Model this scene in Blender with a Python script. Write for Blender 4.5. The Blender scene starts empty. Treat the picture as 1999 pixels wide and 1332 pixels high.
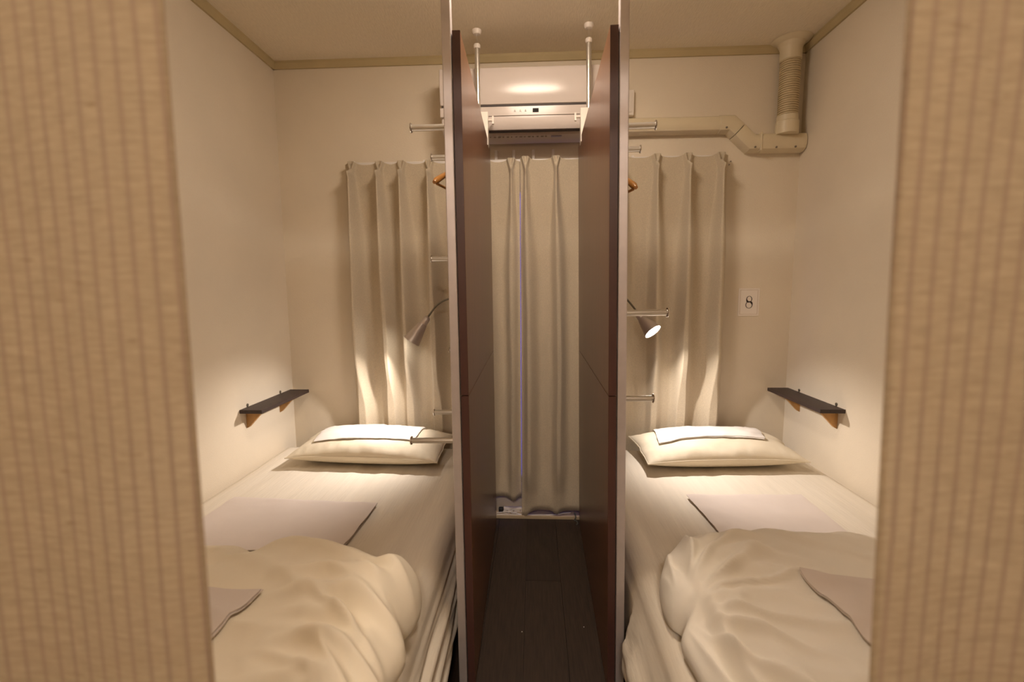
import bpy, math, random
import numpy as np
from mathutils import Matrix, Vector, noise
random.seed(7)
PI = math.pi
scn = bpy.context.scene
col = scn.collection

# ------------------------------------------------------------------ camera
F_PX, PIT, YAW, ROLL, CAM_H = 886.86, .1112, .0482, -.0074, 1.2354
cd = bpy.data.cameras.new('camera'); cam = bpy.data.objects.new('camera', cd); col.objects.link(cam)
cd.sensor_width = 36.0; cd.lens = F_PX / 1999 * 36.0; cd.clip_start = .02
fw = Vector((-math.sin(YAW) * math.cos(PIT), math.cos(YAW) * math.cos(PIT), -math.sin(PIT)))
rt = Vector((math.cos(YAW), math.sin(YAW), 0)); up = rt.cross(fw)
r2 = rt * math.cos(ROLL) + up * math.sin(ROLL); u2 = -rt * math.sin(ROLL) + up * math.cos(ROLL)
cam.matrix_world = Matrix(((r2.x, u2.x, -fw.x, 0), (r2.y, u2.y, -fw.y, 0), (r2.z, u2.z, -fw.z, CAM_H), (0, 0, 0, 1)))
cd.dof.use_dof = True; cd.dof.focus_distance = 1.65; cd.dof.aperture_fstop = 2.6
scn.camera = cam

# ------------------------------------------------------------------ world (blue dusk outside the window), exposure
w = bpy.data.worlds.new('world'); scn.world = w; w.use_nodes = True
bg = w.node_tree.nodes['Background']; bg.inputs[0].default_value = (.06, .08, 1.0, 1); bg.inputs[1].default_value = .36
vs = scn.view_settings
vs.view_transform = 'Standard'; vs.look = 'None'; vs.gamma = 1.0; vs.use_curve_mapping = False; vs.exposure = 1.5

CEIL_LAMP = ((1.0, .835, .675), 16.5)        # colour, emission strength
HALL_LAMP = ((1.0, .87, .75), 42.0)
READ_LAMP = ((1.0, .89, .81), 8.6)       # colour, watts

# ------------------------------------------------------------------ room dimensions (metres)
XL, XR, YB, ZC = -1.331, 1.320, 2.407, 2.40
YF = .385           # room face of the doorway wall (corridor side)
ZBED = .412

# ------------------------------------------------------------------ materials
MATS = {}
def mat(name, rgb, rough=.6, metal=0.0, var=0.06, vscale=8, bump=0.0, bscale=120, stretch=(1, 1, 1), coat=0.0,
        emit=None, spec=.5, sheen=0.0, vstretch=None):
    m = bpy.data.materials.new(name); m.use_nodes = True; MATS[name] = m
    nt = m.node_tree; b = nt.nodes['Principled BSDF']
    b.inputs['Roughness'].default_value = rough; b.inputs['Metallic'].default_value = metal
    b.inputs['Specular IOR Level'].default_value = spec
    if coat: b.inputs['Coat Weight'].default_value = coat; b.inputs['Coat Roughness'].default_value = .12
    if sheen: b.inputs['Sheen Weight'].default_value = sheen
    tc = nt.nodes.new('ShaderNodeTexCoord')
    mp = nt.nodes.new('ShaderNodeMapping'); mp.inputs['Scale'].default_value = vstretch or stretch
    nt.links.new(tc.outputs['Object'], mp.inputs[0])
    n = nt.nodes.new('ShaderNodeTexNoise'); n.inputs['Scale'].default_value = vscale; n.inputs['Detail'].default_value = 4
    nt.links.new(mp.outputs[0], n.inputs[0])
    r = nt.nodes.new('ShaderNodeValToRGB')
    r.color_ramp.elements[0].position = .3; r.color_ramp.elements[1].position = .7
    r.color_ramp.elements[0].color = tuple(max(0, c * (1 - var)) for c in rgb) + (1,)
    r.color_ramp.elements[1].color = tuple(min(1, c * (1 + var)) for c in rgb) + (1,)
    nt.links.new(n.outputs[0], r.inputs[0]); nt.links.new(r.outputs[0], b.inputs['Base Color'])
    if bump:
        mp2 = nt.nodes.new('ShaderNodeMapping'); mp2.inputs['Scale'].default_value = stretch
        nt.links.new(tc.outputs['Object'], mp2.inputs[0])
        n2 = nt.nodes.new('ShaderNodeTexNoise'); n2.inputs['Scale'].default_value = bscale; n2.inputs['Detail'].default_value = 3
        nt.links.new(mp2.outputs[0], n2.inputs[0])
        bp = nt.nodes.new('ShaderNodeBump'); bp.inputs['Strength'].default_value = bump; bp.inputs['Distance'].default_value = .004
        nt.links.new(n2.outputs[0], bp.inputs['Height']); nt.links.new(bp.outputs[0], b.inputs['Normal'])
    if emit:
        b.inputs['Emission Color'].default_value = tuple(emit[0]) + (1,); b.inputs['Emission Strength'].default_value = emit[1]
    return m

mat('wallpaper', (.78, .685, .545), .85, var=.03, vscale=3, bump=.25, bscale=260)
mat('ceiling_paper', (.84, .745, .585), .85, var=.04, vscale=90, bump=.5, bscale=70, stretch=(2.2, .45, 1))
mat('trim_paint', (.50, .40, .22), .55, var=.05)
mat('plank', (.030, .018, .012), .5, var=.3, vscale=14, stretch=(9, .6, 1), bump=.15, bscale=40)
mat('plank_b', (.036, .022, .0145), .5, var=.3, vscale=17, stretch=(9, .6, 1), bump=.15, bscale=40)
mat('under_floor', (.02, .015, .012), .8)
mat('panel_laminate', (.170, .076, .036), .30, var=.10, vscale=5, stretch=(6, 6, .5), spec=.6)
mat('panel_edge', (.085, .034, .026), .4, var=.10, vscale=5, stretch=(6, 6, .5))
mat('aluminium', (.62, .565, .56), .42, .55, var=.04, vscale=30)
mat('chrome', (.80, .78, .76), .10, 1.0, var=.02)
mat('peg_metal', (.72, .69, .64), .28, .85, var=.03)
mat('lamp_metal', (.62, .55, .50), .38, .45, var=.03)
mat('gooseneck', (.22, .20, .16), .35, .8, var=.08, vscale=60)
mat('white_plastic', (.82, .74, .66), .30, var=.02)
mat('rail_white', (.86, .80, .74), .3, var=.02)
mat('ac_shell', (.66, .58, .53), .17, var=.02, spec=.3)
mat('ac_gap', (.045, .03, .025), .6)
mat('ac_mark', (.40, .33, .28), .5)
mat('ac_badge', (.34, .30, .42), .4)
mat('display_black', (.012, .01, .01), .6, spec=.2)
mat('duct_plastic', (.70, .60, .42), .42, var=.03)
mat('duct_hose', (.60, .49, .31), .5, var=.04)
mat('screw_steel', (.20, .17, .14), .4, .7)
mat('drape_beige', (.58, .49, .36), .9, var=.10, vscale=240, bump=.35, bscale=420, stretch=(1, 1, 1), sheen=.2)
mat('sheet_white', (.78, .71, .60), .85, var=.03, vscale=5, bump=.35, bscale=16, stretch=(9, .7, 1))
mat('pillow_cotton', (.80, .71, .55), .85, var=.03, vscale=6, bump=.25, bscale=30)
mat('linen_lilac', (.74, .655, .60), .85, var=.03, vscale=6, bump=.2, bscale=22)
mat('linen_white', (.84, .79, .74), .85, var=.02, vscale=6, bump=.15, bscale=25)
mat('duvet_cream', (.91, .825, .67), .85, var=.03, vscale=4, bump=.25, bscale=20)
mat('duvet_ecru', (.92, .87, .78), .85, var=.03, vscale=4, bump=.25, bscale=20)
mat('mattress_cloth', (.6, .52, .4), .9)
mat('bed_wood', (.03, .02, .015), .6, var=.2, vscale=20)
mat('shelf_wood', (.038, .022, .018), .55, var=.25, vscale=18, stretch=(6, .6, 6), bump=.2, bscale=50)
mat('bracket_oak', (.50, .27, .09), .5, var=.22, vscale=22, stretch=(1, 1, .25))
mat('hanger_wood', (.48, .21, .05), .28, var=.18, vscale=20, coat=.4)
mat('card_paper', (.88, .80, .72), .7, var=.02)
mat('card_line', (.60, .48, .36), .7, var=.02)
mat('ink', (.03, .014, .012), .6)
mat('cable_white', (.88, .83, .78), .5)
mat('threshold_wood', (.55, .43, .28), .6, var=.08)
mat('plug_black', (.012, .012, .014), .45)
mat('cable_grey', (.10, .10, .09), .6)
mat('rod_wood', (.25, .14, .07), .5, var=.2, vscale=25)
mat('corridor_paint', (.62, .50, .36), .85, var=.03)
mat('window_frame', (.35, .33, .32), .4, .6)
mat('ceiling_dome', (.9, .85, .75), .4, emit=CEIL_LAMP)
mat('corridor_dome', (.9, .85, .75), .4, emit=HALL_LAMP)
mat('bulb_glow', (.9, .85, .8), .4, emit=((1, .93, .84), 9.0))

def glass():
    m = bpy.data.materials.new('window_glass'); m.use_nodes = True; MATS['window_glass'] = m
    b = m.node_tree.nodes['Principled BSDF']
    b.inputs['Transmission Weight'].default_value = 1.0; b.inputs['Roughness'].default_value = 0.0
    b.inputs['Base Color'].default_value = (.95, .97, 1, 1); b.inputs['IOR'].default_value = 1.02
glass()

def linen_curtain():
    """hand-woven translucent cloth: slubbed weft, darker warp stripe every 15 mm"""
    m = bpy.data.materials.new('woven_linen'); m.use_nodes = True; MATS['woven_linen'] = m
    nt = m.node_tree; N = nt.nodes.new; L = nt.links.new
    out = nt.nodes['Material Output']; nt.nodes.remove(nt.nodes['Principled BSDF'])
    tc = N('ShaderNodeTexCoord'); sep = N('ShaderNodeSeparateXYZ'); L(tc.outputs['Object'], sep.inputs[0])
    wob = N('ShaderNodeTexNoise'); wob.inputs['Scale'].default_value = 5; L(tc.outputs['Object'], wob.inputs[0])
    def math_(op, a, b=None, c=None):
        n = N('ShaderNodeMath'); n.operation = op
        for i, v in enumerate((a, b, c)):
            if v is None: continue
            if isinstance(v, (int, float)): n.inputs[i].default_value = v
            else: L(v, n.inputs[i])
        return n.outputs[0]
    x = math_('MULTIPLY_ADD', wob.outputs[0], .006, sep.outputs[0])
    ph = math_('FRACT', math_('DIVIDE', x, .0166))
    d = math_('ABSOLUTE', math_('SUBTRACT', ph, .5))
    stripe = N('ShaderNodeMapRange'); stripe.interpolation_type = 'SMOOTHSTEP'
    stripe.inputs[1].default_value = .04; stripe.inputs[2].default_value = .21; stripe.inputs[3].default_value = 1; stripe.inputs[4].default_value = 0
    L(d, stripe.inputs[0])
    mp = N('ShaderNodeMapping'); mp.inputs['Scale'].default_value = (26, 26, 210); L(tc.outputs['Object'], mp.inputs[0])
    weft = N('ShaderNodeTexNoise'); weft.inputs['Scale'].default_value = 1.6; weft.inputs['Detail'].default_value = 5; L(mp.outputs[0], weft.inputs[0])
    mp2 = N('ShaderNodeMapping'); mp2.inputs['Scale'].default_value = (28, 28, 150); L(tc.outputs['Object'], mp2.inputs[0])
    sl = N('ShaderNodeTexNoise'); sl.inputs['Scale'].default_value = 1.0; sl.inputs['Detail'].default_value = 2; L(mp2.outputs[0], sl.inputs[0])
    slub = N('ShaderNodeMapRange'); slub.inputs[1].default_value = .68; slub.inputs[2].default_value = .82; L(sl.outputs[0], slub.inputs[0])
    ramp = N('ShaderNodeValToRGB'); L(weft.outputs[0], ramp.inputs[0])
    ramp.color_ramp.elements[0].position = .3; ramp.color_ramp.elements[0].color = (.435, .335, .215, 1)
    ramp.color_ramp.elements[1].position = .7; ramp.color_ramp.elements[1].color = (.535, .425, .28, 1)
    mx = N('ShaderNodeMixRGB'); mx.inputs[2].default_value = (.345, .245, .18, 1)
    L(math_('MULTIPLY', stripe.outputs[0], .62), mx.inputs[0]); L(ramp.outputs[0], mx.inputs[1])
    mx2 = N('ShaderNodeMixRGB'); mx2.inputs[2].default_value = (.27, .17, .09, 1)
    L(math_('MULTIPLY', slub.outputs[0], .7), mx2.inputs[0]); L(mx.outputs[0], mx2.inputs[1])
    df = N('ShaderNodeBsdfDiffuse'); tl = N('ShaderNodeBsdfTranslucent'); tr = N('ShaderNodeBsdfTransparent')
    L(mx2.outputs[0], df.inputs[0]); L(mx2.outputs[0], tl.inputs[0]); tr.inputs[0].default_value = (1, .97, .92, 1)
    m1 = N('ShaderNodeMixShader'); m1.inputs[0].default_value = .32; L(df.outputs[0], m1.inputs[1]); L(tl.outputs[0], m1.inputs[2])
    m2 = N('ShaderNodeMixShader'); L(math_('MULTIPLY', math_('SUBTRACT', 1.0, stripe.outputs[0]), .07), m2.inputs[0])
    L(m1.outputs[0], m2.inputs[1]); L(tr.outputs[0], m2.inputs[2]); L(m2.outputs[0], out.inputs[0])
linen_curtain()

# ------------------------------------------------------------------ mesh helpers
class MB:
    def __init__(s): s.v = []; s.f = []
    def add(s, vs, fs):
        o = len(s.v); s.v += [tuple(map(float, p)) for p in vs]; s.f += [tuple(i + o for i in f) for f in fs]; return s
    def box(s, x0, x1, y0, y1, z0, z1):
        return s.add([(x0, y0, z0), (x1, y0, z0), (x1, y1, z0), (x0, y1, z0), (x0, y0, z1), (x1, y0, z1), (x1, y1, z1), (x0, y1, z1)],
                     [(3, 2, 1, 0), (4, 5, 6, 7), (0, 1, 5, 4), (1, 2, 6, 5), (2, 3, 7, 6), (3, 0, 4, 7)])
    def frame(s, d):
        d = Vector(d).normalized(); a = Vector((0, 0, 1)) if abs(d.z) < .9 else Vector((1, 0, 0))
        u = d.cross(a).normalized(); return u, d.cross(u).normalized()
    def lathe(s, p, d, prof, n=24, cap0=True, cap1=True):
        """prof: list of (distance along d, radius)"""
        p = Vector(p); d = Vector(d).normalized(); u, v = s.frame(d); vs = []; fs = []
        for t, r in prof:
            for k in range(n):
                a = 2 * PI * k / n; vs.append(p + d * t + u * (r * math.cos(a)) + v * (r * math.sin(a)))
        for i in range(len(prof) - 1):
            for k in range(n):
                k2 = (k + 1) % n; fs.append((i * n + k, (i + 1) * n + k, (i + 1) * n + k2, i * n + k2))
        if cap0: fs.append(tuple(range(n)))
        if cap1: fs.append(tuple(reversed(range((len(prof) - 1) * n, len(prof) * n))))
        return s.add(vs, fs)
    def cyl(s, a, b, r, n=20, r1=None):
        a = Vector(a); b = Vector(b); return s.lathe(a, b - a, [(0, r), ((b - a).length, r if r1 is None else r1)], n)
    def tube(s, pts, r, n=10, closed=False):
        pts = [Vector(p) for p in pts]; m = len(pts); vs = []; fs = []; u = None
        for i, p in enumerate(pts):
            a = pts[i - 1] if (i > 0 or closed) else p; b = pts[(i + 1) % m] if (i < m - 1 or closed) else p
            t = (b - a).normalized()
            if u is None: u, _ = s.frame(t)
            u = (u - t * u.dot(t)).normalized(); v = t.cross(u)
            ri = r[i] if isinstance(r, (list, tuple)) else r
            for k in range(n):
                an = 2 * PI * k / n; vs.append(p + u * (ri * math.cos(an)) + v * (ri * math.sin(an)))
        for i in range(m if closed else m - 1):
            j = (i + 1) % m
            for k in range(n):
                k2 = (k + 1) % n; fs.append((i * n + k, j * n + k, j * n + k2, i * n + k2))
        if not closed: fs += [tuple(reversed(range(n))), tuple(range((m - 1) * n, m * n))]
        return s.add(vs, fs)
    def prism_x(s, poly, x0, x1):
        """poly of (y, z), extruded along x"""
        n = len(poly); vs = [(x0, y, z) for y, z in poly] + [(x1, y, z) for y, z in poly]
        fs = [tuple(range(n)), tuple(reversed(range(n, 2 * n)))] + [(i, i + n, (i + 1) % n + n, (i + 1) % n) for i in range(n)]
        return s.add(vs, fs)
    def prism_y(s, poly, y0, y1):
        n = len(poly); vs = [(x, y0, z) for x, z in poly] + [(x, y1, z) for x, z in poly]
        fs = [tuple(reversed(range(n))), tuple(range(n, 2 * n))] + [(i, (i + 1) % n, (i + 1) % n + n, i + n) for i in range(n)]
        return s.add(vs, fs)
    def grid(s, P, flip=False):
        """P: array (a, b, 3)"""
        a, b = P.shape[:2]; fs = []
        for i in range(a - 1):
            for j in range(b - 1):
                q = (i * b + j, (i + 1) * b + j, (i + 1) * b + j + 1, i * b + j + 1); fs.append(q[::-1] if flip else q)
        return s.add(P.reshape(-1, 3).tolist(), fs)
    def shell(s, T, B):
        """closed skin from a top grid and a bottom grid of the same size"""
        a, b = T.shape[:2]; o = len(s.v); s.grid(T); s.grid(B, True); k = a * b
        rim = [(i, 0) for i in range(a)] + [(a - 1, j) for j in range(1, b)] + [(i, b - 1) for i in range(a - 2, -1, -1)] + [(0, j) for j in range(b - 2, 0, -1)]
        idx = [i * b + j for i, j in rim]
        for n in range(len(idx)):
            p, q = idx[n], idx[(n + 1) % len(idx)]; s.f.append((o + p, o + k + p, o + k + q, o + q))
        return s
    def shift(s, dx, dy, dz):
        s.v = [(x + dx, y + dy, z + dz) for x, y, z in s.v]; return s
    def build(s, name, m, parent=None, smooth=False, bevel=0, seg=2, angle=35, merge=False):
        me = bpy.data.meshes.new(name); me.from_pydata(s.v, [], s.f); me.update()
        import bmesh
        bm = bmesh.new(); bm.from_mesh(me)
        if merge: bmesh.ops.remove_doubles(bm, verts=bm.verts, dist=1e-5)
        bmesh.ops.recalc_face_normals(bm, faces=bm.faces)
        bm.to_mesh(me); bm.free()
        me.materials.append(MATS[m])
        if smooth: me.shade_smooth(); me.set_sharp_from_angle(angle=math.radians(angle))
        o = bpy.data.objects.new(name, me); col.objects.link(o)
        if bevel:
            b = o.modifiers.new('bevel', 'BEVEL'); b.width = bevel; b.segments = seg; b.limit_method = 'ANGLE'
        if parent: attach(o, parent)
        return o
def basis(o): return Matrix.LocRotScale(o.location, o.rotation_euler, o.scale)
def world_of(o):
    m = basis(o)
    return m if o.parent is None else world_of(o.parent) @ o.matrix_parent_inverse @ m
def attach(o, parent):
    o.parent = parent; o.matrix_parent_inverse = world_of(parent).inverted()
def tag(o, label=None, cat=None, group=None, kind=None):
    if label: o['label'] = label
    if cat: o['category'] = cat
    if group: o['group'] = group
    if kind: o['kind'] = kind
    return o
def thing(name, loc, label, cat, group=None):
    o = bpy.data.objects.new(name, None); o.empty_display_size = .1; o.location = loc; col.objects.link(o)
    return tag(o, label, cat, group)
def struct(o, label=None): return tag(o, label, kind='structure')
def light(name, kind, loc, colr, energy, parent=None, **kw):
    d = bpy.data.lights.new(name, kind); d.color = colr; d.energy = energy
    for k, v in kw.items(): setattr(d, k, v)
    o = bpy.data.objects.new(name, d); o.location = loc; col.objects.link(o)
    if parent: attach(o, parent)
    return o
def smooth(t): t = np.clip(t, 0, 1); return t * t * (3 - 2 * t)
def n3(x, y, z): return noise.noise(Vector((x, y, z)))
def noise_grid(X, Y, sc, seed):
    o = np.zeros(X.shape)
    for idx in np.ndindex(X.shape): o[idx] = noise.noise(Vector((X[idx] * sc[0], Y[idx] * sc[1], seed)))
    return o

# ================================================================== THE ROOM
floor = struct(MB().box(XL - .1, XR + .1, YF, YB + .12, -.05, -.012).build('floor', 'under_floor'), 'dark brown wooden plank floor of the sleeping room')
pw = .1495; x_start = .1130 - 10 * pw
pm = {}
def plank_mesh(L, key):
    k = (round(L, 3), key)
    if k not in pm:
        b = MB().box(.0006, pw - .0006, .0008, L - .0008, -.012, 0); o = b.build('plank', 'plank' if key == 0 else 'plank_b'); pm[k] = o.data
        bpy.data.objects.remove(o)
    return pm[k]
i = 0
for c in range(19):
    x = x_start + c * pw
    if x > XR: break
    cuts = [YF, [1.30, 1.82, 1.05, 1.56][c % 4], YB + .1]
    for k in range(2):
        o = bpy.data.objects.new('plank', plank_mesh(cuts[k + 1] - cuts[k], (c + k) % 2)); col.objects.link(o)
        o.location = (x, cuts[k], 0); o.parent = floor
struct(MB().box(-1.7, 1.7, -1.45, YF, -.05, -.001).build('floor_corridor', 'plank'), 'dark floor of the corridor behind the cloth curtains')
struct(MB().box(XL - .1, XR + .1, YF, YB + .1, ZC, ZC + .05).build('ceiling', 'ceiling_paper'), 'textured cream papered ceiling over the beds')
struct(MB().box(-1.7, 1.7, -1.45, YF, ZC, ZC + .05).build('ceiling_corridor', 'corridor_paint'), 'plain ceiling of the corridor')
struct(MB().box(XL - .1, XL, YF, YB + .1, 0, ZC).build('wall_left', 'wallpaper'), 'cream papered side wall with the dark shelf, left of the beds')
struct(MB().box(XR, XR + .1, YF, YB + .1, 0, ZC).build('wall_right', 'wallpaper'), 'cream papered side wall with the dark shelf, right of the beds')
WX0, WX1, WZ0, WZ1 = -.80, .80, .16, 1.78
wb = MB().box(XL, WX0, YB, YB + .1, 0, ZC).box(WX1, XR, YB, YB + .1, 0, ZC).box(WX0, WX1, YB, YB + .1, WZ1, ZC).box(WX0, WX1, YB, YB + .1, 0, WZ0)
struct(wb.build('wall_back', 'wallpaper'), 'cream papered end wall behind the drapes and air conditioner')
DX, DZ = .72, 2.02
wf = MB().box(-1.7, -DX, YF, YF + .055, 0, ZC).box(DX, 1.7, YF, YF + .055, 0, ZC).box(-DX, DX, YF, YF + .055, DZ, ZC)
struct(wf.build('wall_front', 'wallpaper'), 'wall around the doorway hung with cloth curtains')
struct(MB().box(-1.8, -1.7, -1.45, YF, 0, ZC).build('wall_corridor_left', 'corridor_paint'))
struct(MB().box(1.7, 1.8, -1.45, YF, 0, ZC).build('wall_corridor_right', 'corridor_paint'))
struct(MB().box(-1.8, 1.8, -1.55, -1.45, 0, ZC).build('wall_corridor_back', 'corridor_paint'))
# crown mouldings
th, tw = .034, .022
def crown(name, poly_fn, label): return struct(poly_fn().build(name, 'trim_paint', bevel=.003), label)
struct(MB().prism_x([(YB, ZC), (YB - tw, ZC), (YB - tw, ZC - .012), (YB - .010, ZC - th), (YB, ZC - th)], XL, XR).build('trim_1', 'trim_paint'), 'olive brown crown moulding along the end wall')
struct(MB().prism_y([(XL, ZC), (XL + tw, ZC), (XL + tw, ZC - .012), (XL + .010, ZC - th), (XL, ZC - th)], YF + .055, YB).build('trim_2', 'trim_paint'), 'olive brown crown moulding on the wall left of the beds')
struct(MB().prism_y([(XR, ZC), (XR - tw, ZC), (XR - tw, ZC - .012), (XR - .010, ZC - th), (XR, ZC - th)], YF + .055, YB).build('trim_3', 'trim_paint'), 'olive brown crown moulding on the wall right of the beds')
# low threshold board under the drapes
struct(MB().box(WX0, WX1, 2.345, YB, 0, .018).build('trim_4', 'threshold_wood', bevel=.002), 'cream threshold board at floor level below the drapes')
struct(MB().box(XL, WX0, YB - .008, YB, 0, .06).build('baseboard_back', 'trim_paint'), 'baseboard at the foot of the end wall')
# sliding window behind the drapes
win = struct(thing('window_1', (0, YB + .06, .16), None, None), 'sliding window hidden behind the beige drapes')
fr = MB()
for x0, x1 in ((WX0, WX0 + .03), (WX1 - .03, WX1), (-.03, .03)): fr.box(x0, x1, YB + .05, YB + .085, WZ0, WZ1)
for z0, z1 in ((WZ0, WZ0 + .03), (WZ1 - .03, WZ1)): fr.box(WX0 + .03, WX1 - .03, YB + .05, YB + .085, z0, z1)
fr.build('window_frame', 'window_frame', win)
for x0, x1 in ((WX0 + .03, -.03), (.03, WX1 - .03)): MB().box(x0, x1, YB + .065, YB + .069, WZ0 + .03, WZ1 - .03).build('pane', 'window_glass', win)

# ================================================================== CEILING LAMPS
def dome_lamp(name, loc, r, m, label):
    t = thing(name, loc, label, 'ceiling lamp')
    x, y, z = loc
    MB().lathe((x, y, z), (0, 0, -1), [(0, r + .012), (.016, r + .012), (.018, r)], 40).build('base_ring', 'white_plastic', t, True)
    MB().lathe((x, y, z - .018), (0, 0, -1), [(0, r), (.018, r * .985), (.036, r * .90), (.050, r * .70), (.058, r * .40), (.060, .004)], 40).build('diffuser', m, t, True)
dome_lamp('ceiling_lamp', (.0, 1.43, ZC), .165, 'ceiling_dome', 'round white ceiling lamp above the aisle, its glow mirrored on the air conditioner')
dome_lamp('corridor_lamp', (.0, -1.10, ZC), .15, 'corridor_dome', 'round ceiling lamp of the corridor outside the curtained doorway')

# ================================================================== PARTITIONS (two brown panels each, posts, pegs)
P_Y0, P_Y1, P_TOP, P_JOINT = 1.285, 2.305, 1.925, .932
def partition(sd, x_in, lean, toe, pegs, label, cap_xy):
    """sd -1 left, +1 right; x_in = face towards the aisle at the floor"""
    t = thing('partition', (x_in, 1.85, 0), label, 'partition', 'brown partitions along the aisle')
    xs = lambda a, b: (min(x_in + sd * a, x_in + sd * b), max(x_in + sd * a, x_in + sd * b))
    a, b = xs(0, .0225)
    for nm, z0, z1 in (('upper_panel', P_JOINT + .0014, P_TOP), ('lower_panel', .004, P_JOINT - .0014)):
        pn = MB().box(a, b, P_Y0 + .0012, P_Y1, z0, z1).build(nm, 'panel_laminate', t, bevel=.0015)
        MB().box(a + .0004, b - .0004, P_Y0, P_Y0 + .0014, z0 + .0003, z1 - .0003).build('edge_band', 'panel_edge', pn)
    a, b = xs(.0245, .0490)
    MB().box(a, b, P_Y0 - .008, P_Y0 + .022, .002, ZC - .012).build('post', 'aluminium', t, bevel=.002)
    xm = x_in + sd * .037
    MB().lathe((xm, P_Y0 + .007, ZC), (0, 0, -1), [(0, .022), (.010, .022), (.012, .014)], 20).build('ceiling_pad', 'white_plastic', t, True)
    # tension pole near the window end
    px, py = cap_xy
    zb = 2.045
    MB().cyl((px, py, ZC - .075), (px, py, zb - .02), .0112, 20).build('tension_pole', 'peg_metal', t, True)
    cp = MB().lathe((px, py, ZC - .0005), (0, 0, -1), [(0, .021), (.008, .021), (.018, .016), (.02, .010)], 24).build('ceiling_cap', 'white_plastic', t, True)
    MB().cyl((px, py, ZC - .02), (px, py, ZC - .066), .005, 12).build('adjusting_screw', 'chrome', t, True)
    MB().lathe((px, py, ZC - .060), (0, 0, -1), [(0, .013), (.004, .015), (.014, .015), (.018, .0125)], 24).build('collar', 'white_plastic', t, True)
    xo = x_in + sd * .011
    cl = MB().prism_x([(py - .016, zb), (py + .016, zb), (py + .03, P_TOP - .03), (py - .03, P_TOP - .03)], min(xo, px) - .014, max(xo, px) + .014).build('clamp_bracket', 'white_plastic', t, bevel=.002)
    kx = min(xo, px) - .014 if sd > 0 else max(xo, px) + .014
    kn = MB().cyl((kx, py - .005, zb - .035), (kx - sd * .018, py - .005, zb - .035), .006, 12).box(min(kx - sd * .018, kx - sd * .026), max(kx - sd * .018, kx - sd * .026), py - .011, py + .001, zb - .052, zb - .018).build('clamp_knob', 'white_plastic', t, True)
    for (py_, z, tip) in pegs:
        x0 = x_in + sd * .0225 if py_ > P_Y0 + .03 else x_in + sd * .05
        xt = sd * tip
        pg = MB().cyl((x0, py_, z), (xt - sd * .004, py_, z), .0105, 20).build('peg', 'peg_metal', t, True)
        MB().lathe((xt - sd * .005, py_, z), (sd, 0, 0), [(0, .0150), (.0012, .0162), (.0038, .0162), (.005, .0145)], 24).build('end_cap', 'chrome', pg, True)
    t.rotation_euler = (0, lean, toe)
    return t
partition(-1, -.194, -.0050, .017,
          [(1.60, 1.787, .413), (1.60, .692, .452), (1.95, 1.788, .416), (1.95, 1.372, .430), (1.95, .702, .438), (2.22, .943, .410)],
          'dark brown partition with six pegs beside the bed under the plain left wall', (-.236, 2.178))
partition(1, .2325, -.0115, -.0155,
          [(1.60, 1.774, .432), (1.52, 1.157, .460), (1.60, .849, .438), (1.90, 1.786, .446)],
          'dark brown partition with four pegs beside the bed near the number card', (.268, 2.160))

# ================================================================== READING LAMPS
def reading_lamp(sd, base, neck, tip0, tip1, aim, label):
    t = thing('reading_lamp', base, label, 'lamp', 'gooseneck reading lamps at the bed heads')
    base = Vector(base); tip0 = Vector(tip0); tip1 = Vector(tip1); d = (tip1 - tip0).normalized(); L = (tip1 - tip0).length
    MB().lathe(base, (sd, 0, 0), [(0, .028), (.012, .028), (.018, .022), (.02, .008)], 24).build('wall_plate', 'lamp_metal', t, True)
    pts = [base + Vector((sd * .018, 0, 0))] + [Vector(p) for p in neck] + [tip0 + d * .004]
    # Catmull-Rom
    sm = []
    for i in range(len(pts) - 1):
        p0, p1, p2, p3 = pts[max(i - 1, 0)], pts[i], pts[i + 1], pts[min(i + 2, len(pts) - 1)]
        for k in range(6):
            s = k / 6; sm.append(.5 * ((2 * p1) + (p2 - p0) * s + (2 * p0 - 5 * p1 + 4 * p2 - p3) * s * s + (3 * p1 - p0 - 3 * p2 + p3) * s ** 3))
    sm.append(pts[-1])
    MB().tube(sm, .0046, 10).build('gooseneck', 'gooseneck', t, True)
    MB().lathe(tip0, d, [(-.006, .008), (0, .0145), (.004, .0160), (.036, .0185), (.040, .0170)], 28).build('socket_cover', 'lamp_metal', t, True)
    sh = MB().lathe(tip0, d, [(.036, .0175), (.040, .0215), (L - .002, .0425), (L, .0430), (L - .001, .0405), (.050, .0195)], 36, False, False).build('lamp_shade', 'lamp_metal', t, True)
    MB().lathe(tip0, d, [(L - .030, .004), (L - .012, .020), (L - .006, .0385), (L - .003, .0390), (L - .0025, .004)], 32).build('bulb', 'bulb_glow', t, True)
    lo = light('lamp_beam', 'SPOT', tip1 + d * .002, READ_LAMP[0], READ_LAMP[1], t, spot_size=math.radians(108), spot_blend=.85, shadow_soft_size=.013)
    q = (Vector(aim) - tip1).to_track_quat('-Z', 'Y'); pm_ = lo.matrix_parent_inverse.copy()
    lo.rotation_euler = q.to_euler()
    return t
reading_lamp(-1, (-.2285, 2.20, 1.165), [(-.31, 2.20, 1.202), (-.397, 2.20, 1.199), (-.466, 2.20, 1.170)], (-.519, 2.20, 1.105), (-.598, 2.185, .992), (-1.00, 2.03, ZBED),
             'satin metal gooseneck lamp seen from the side, over the pillow left of the aisle')
reading_lamp(1, (.2460, 2.20, 1.19), [(.33, 2.20, 1.235), (.415, 2.205, 1.213), (.472, 2.205, 1.157)], (.494, 2.20, 1.122), (.555, 2.135, 1.038), (.92, 2.03, ZBED),
             'satin metal gooseneck lamp with its glowing mouth showing, over the pillow near the number card')

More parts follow.
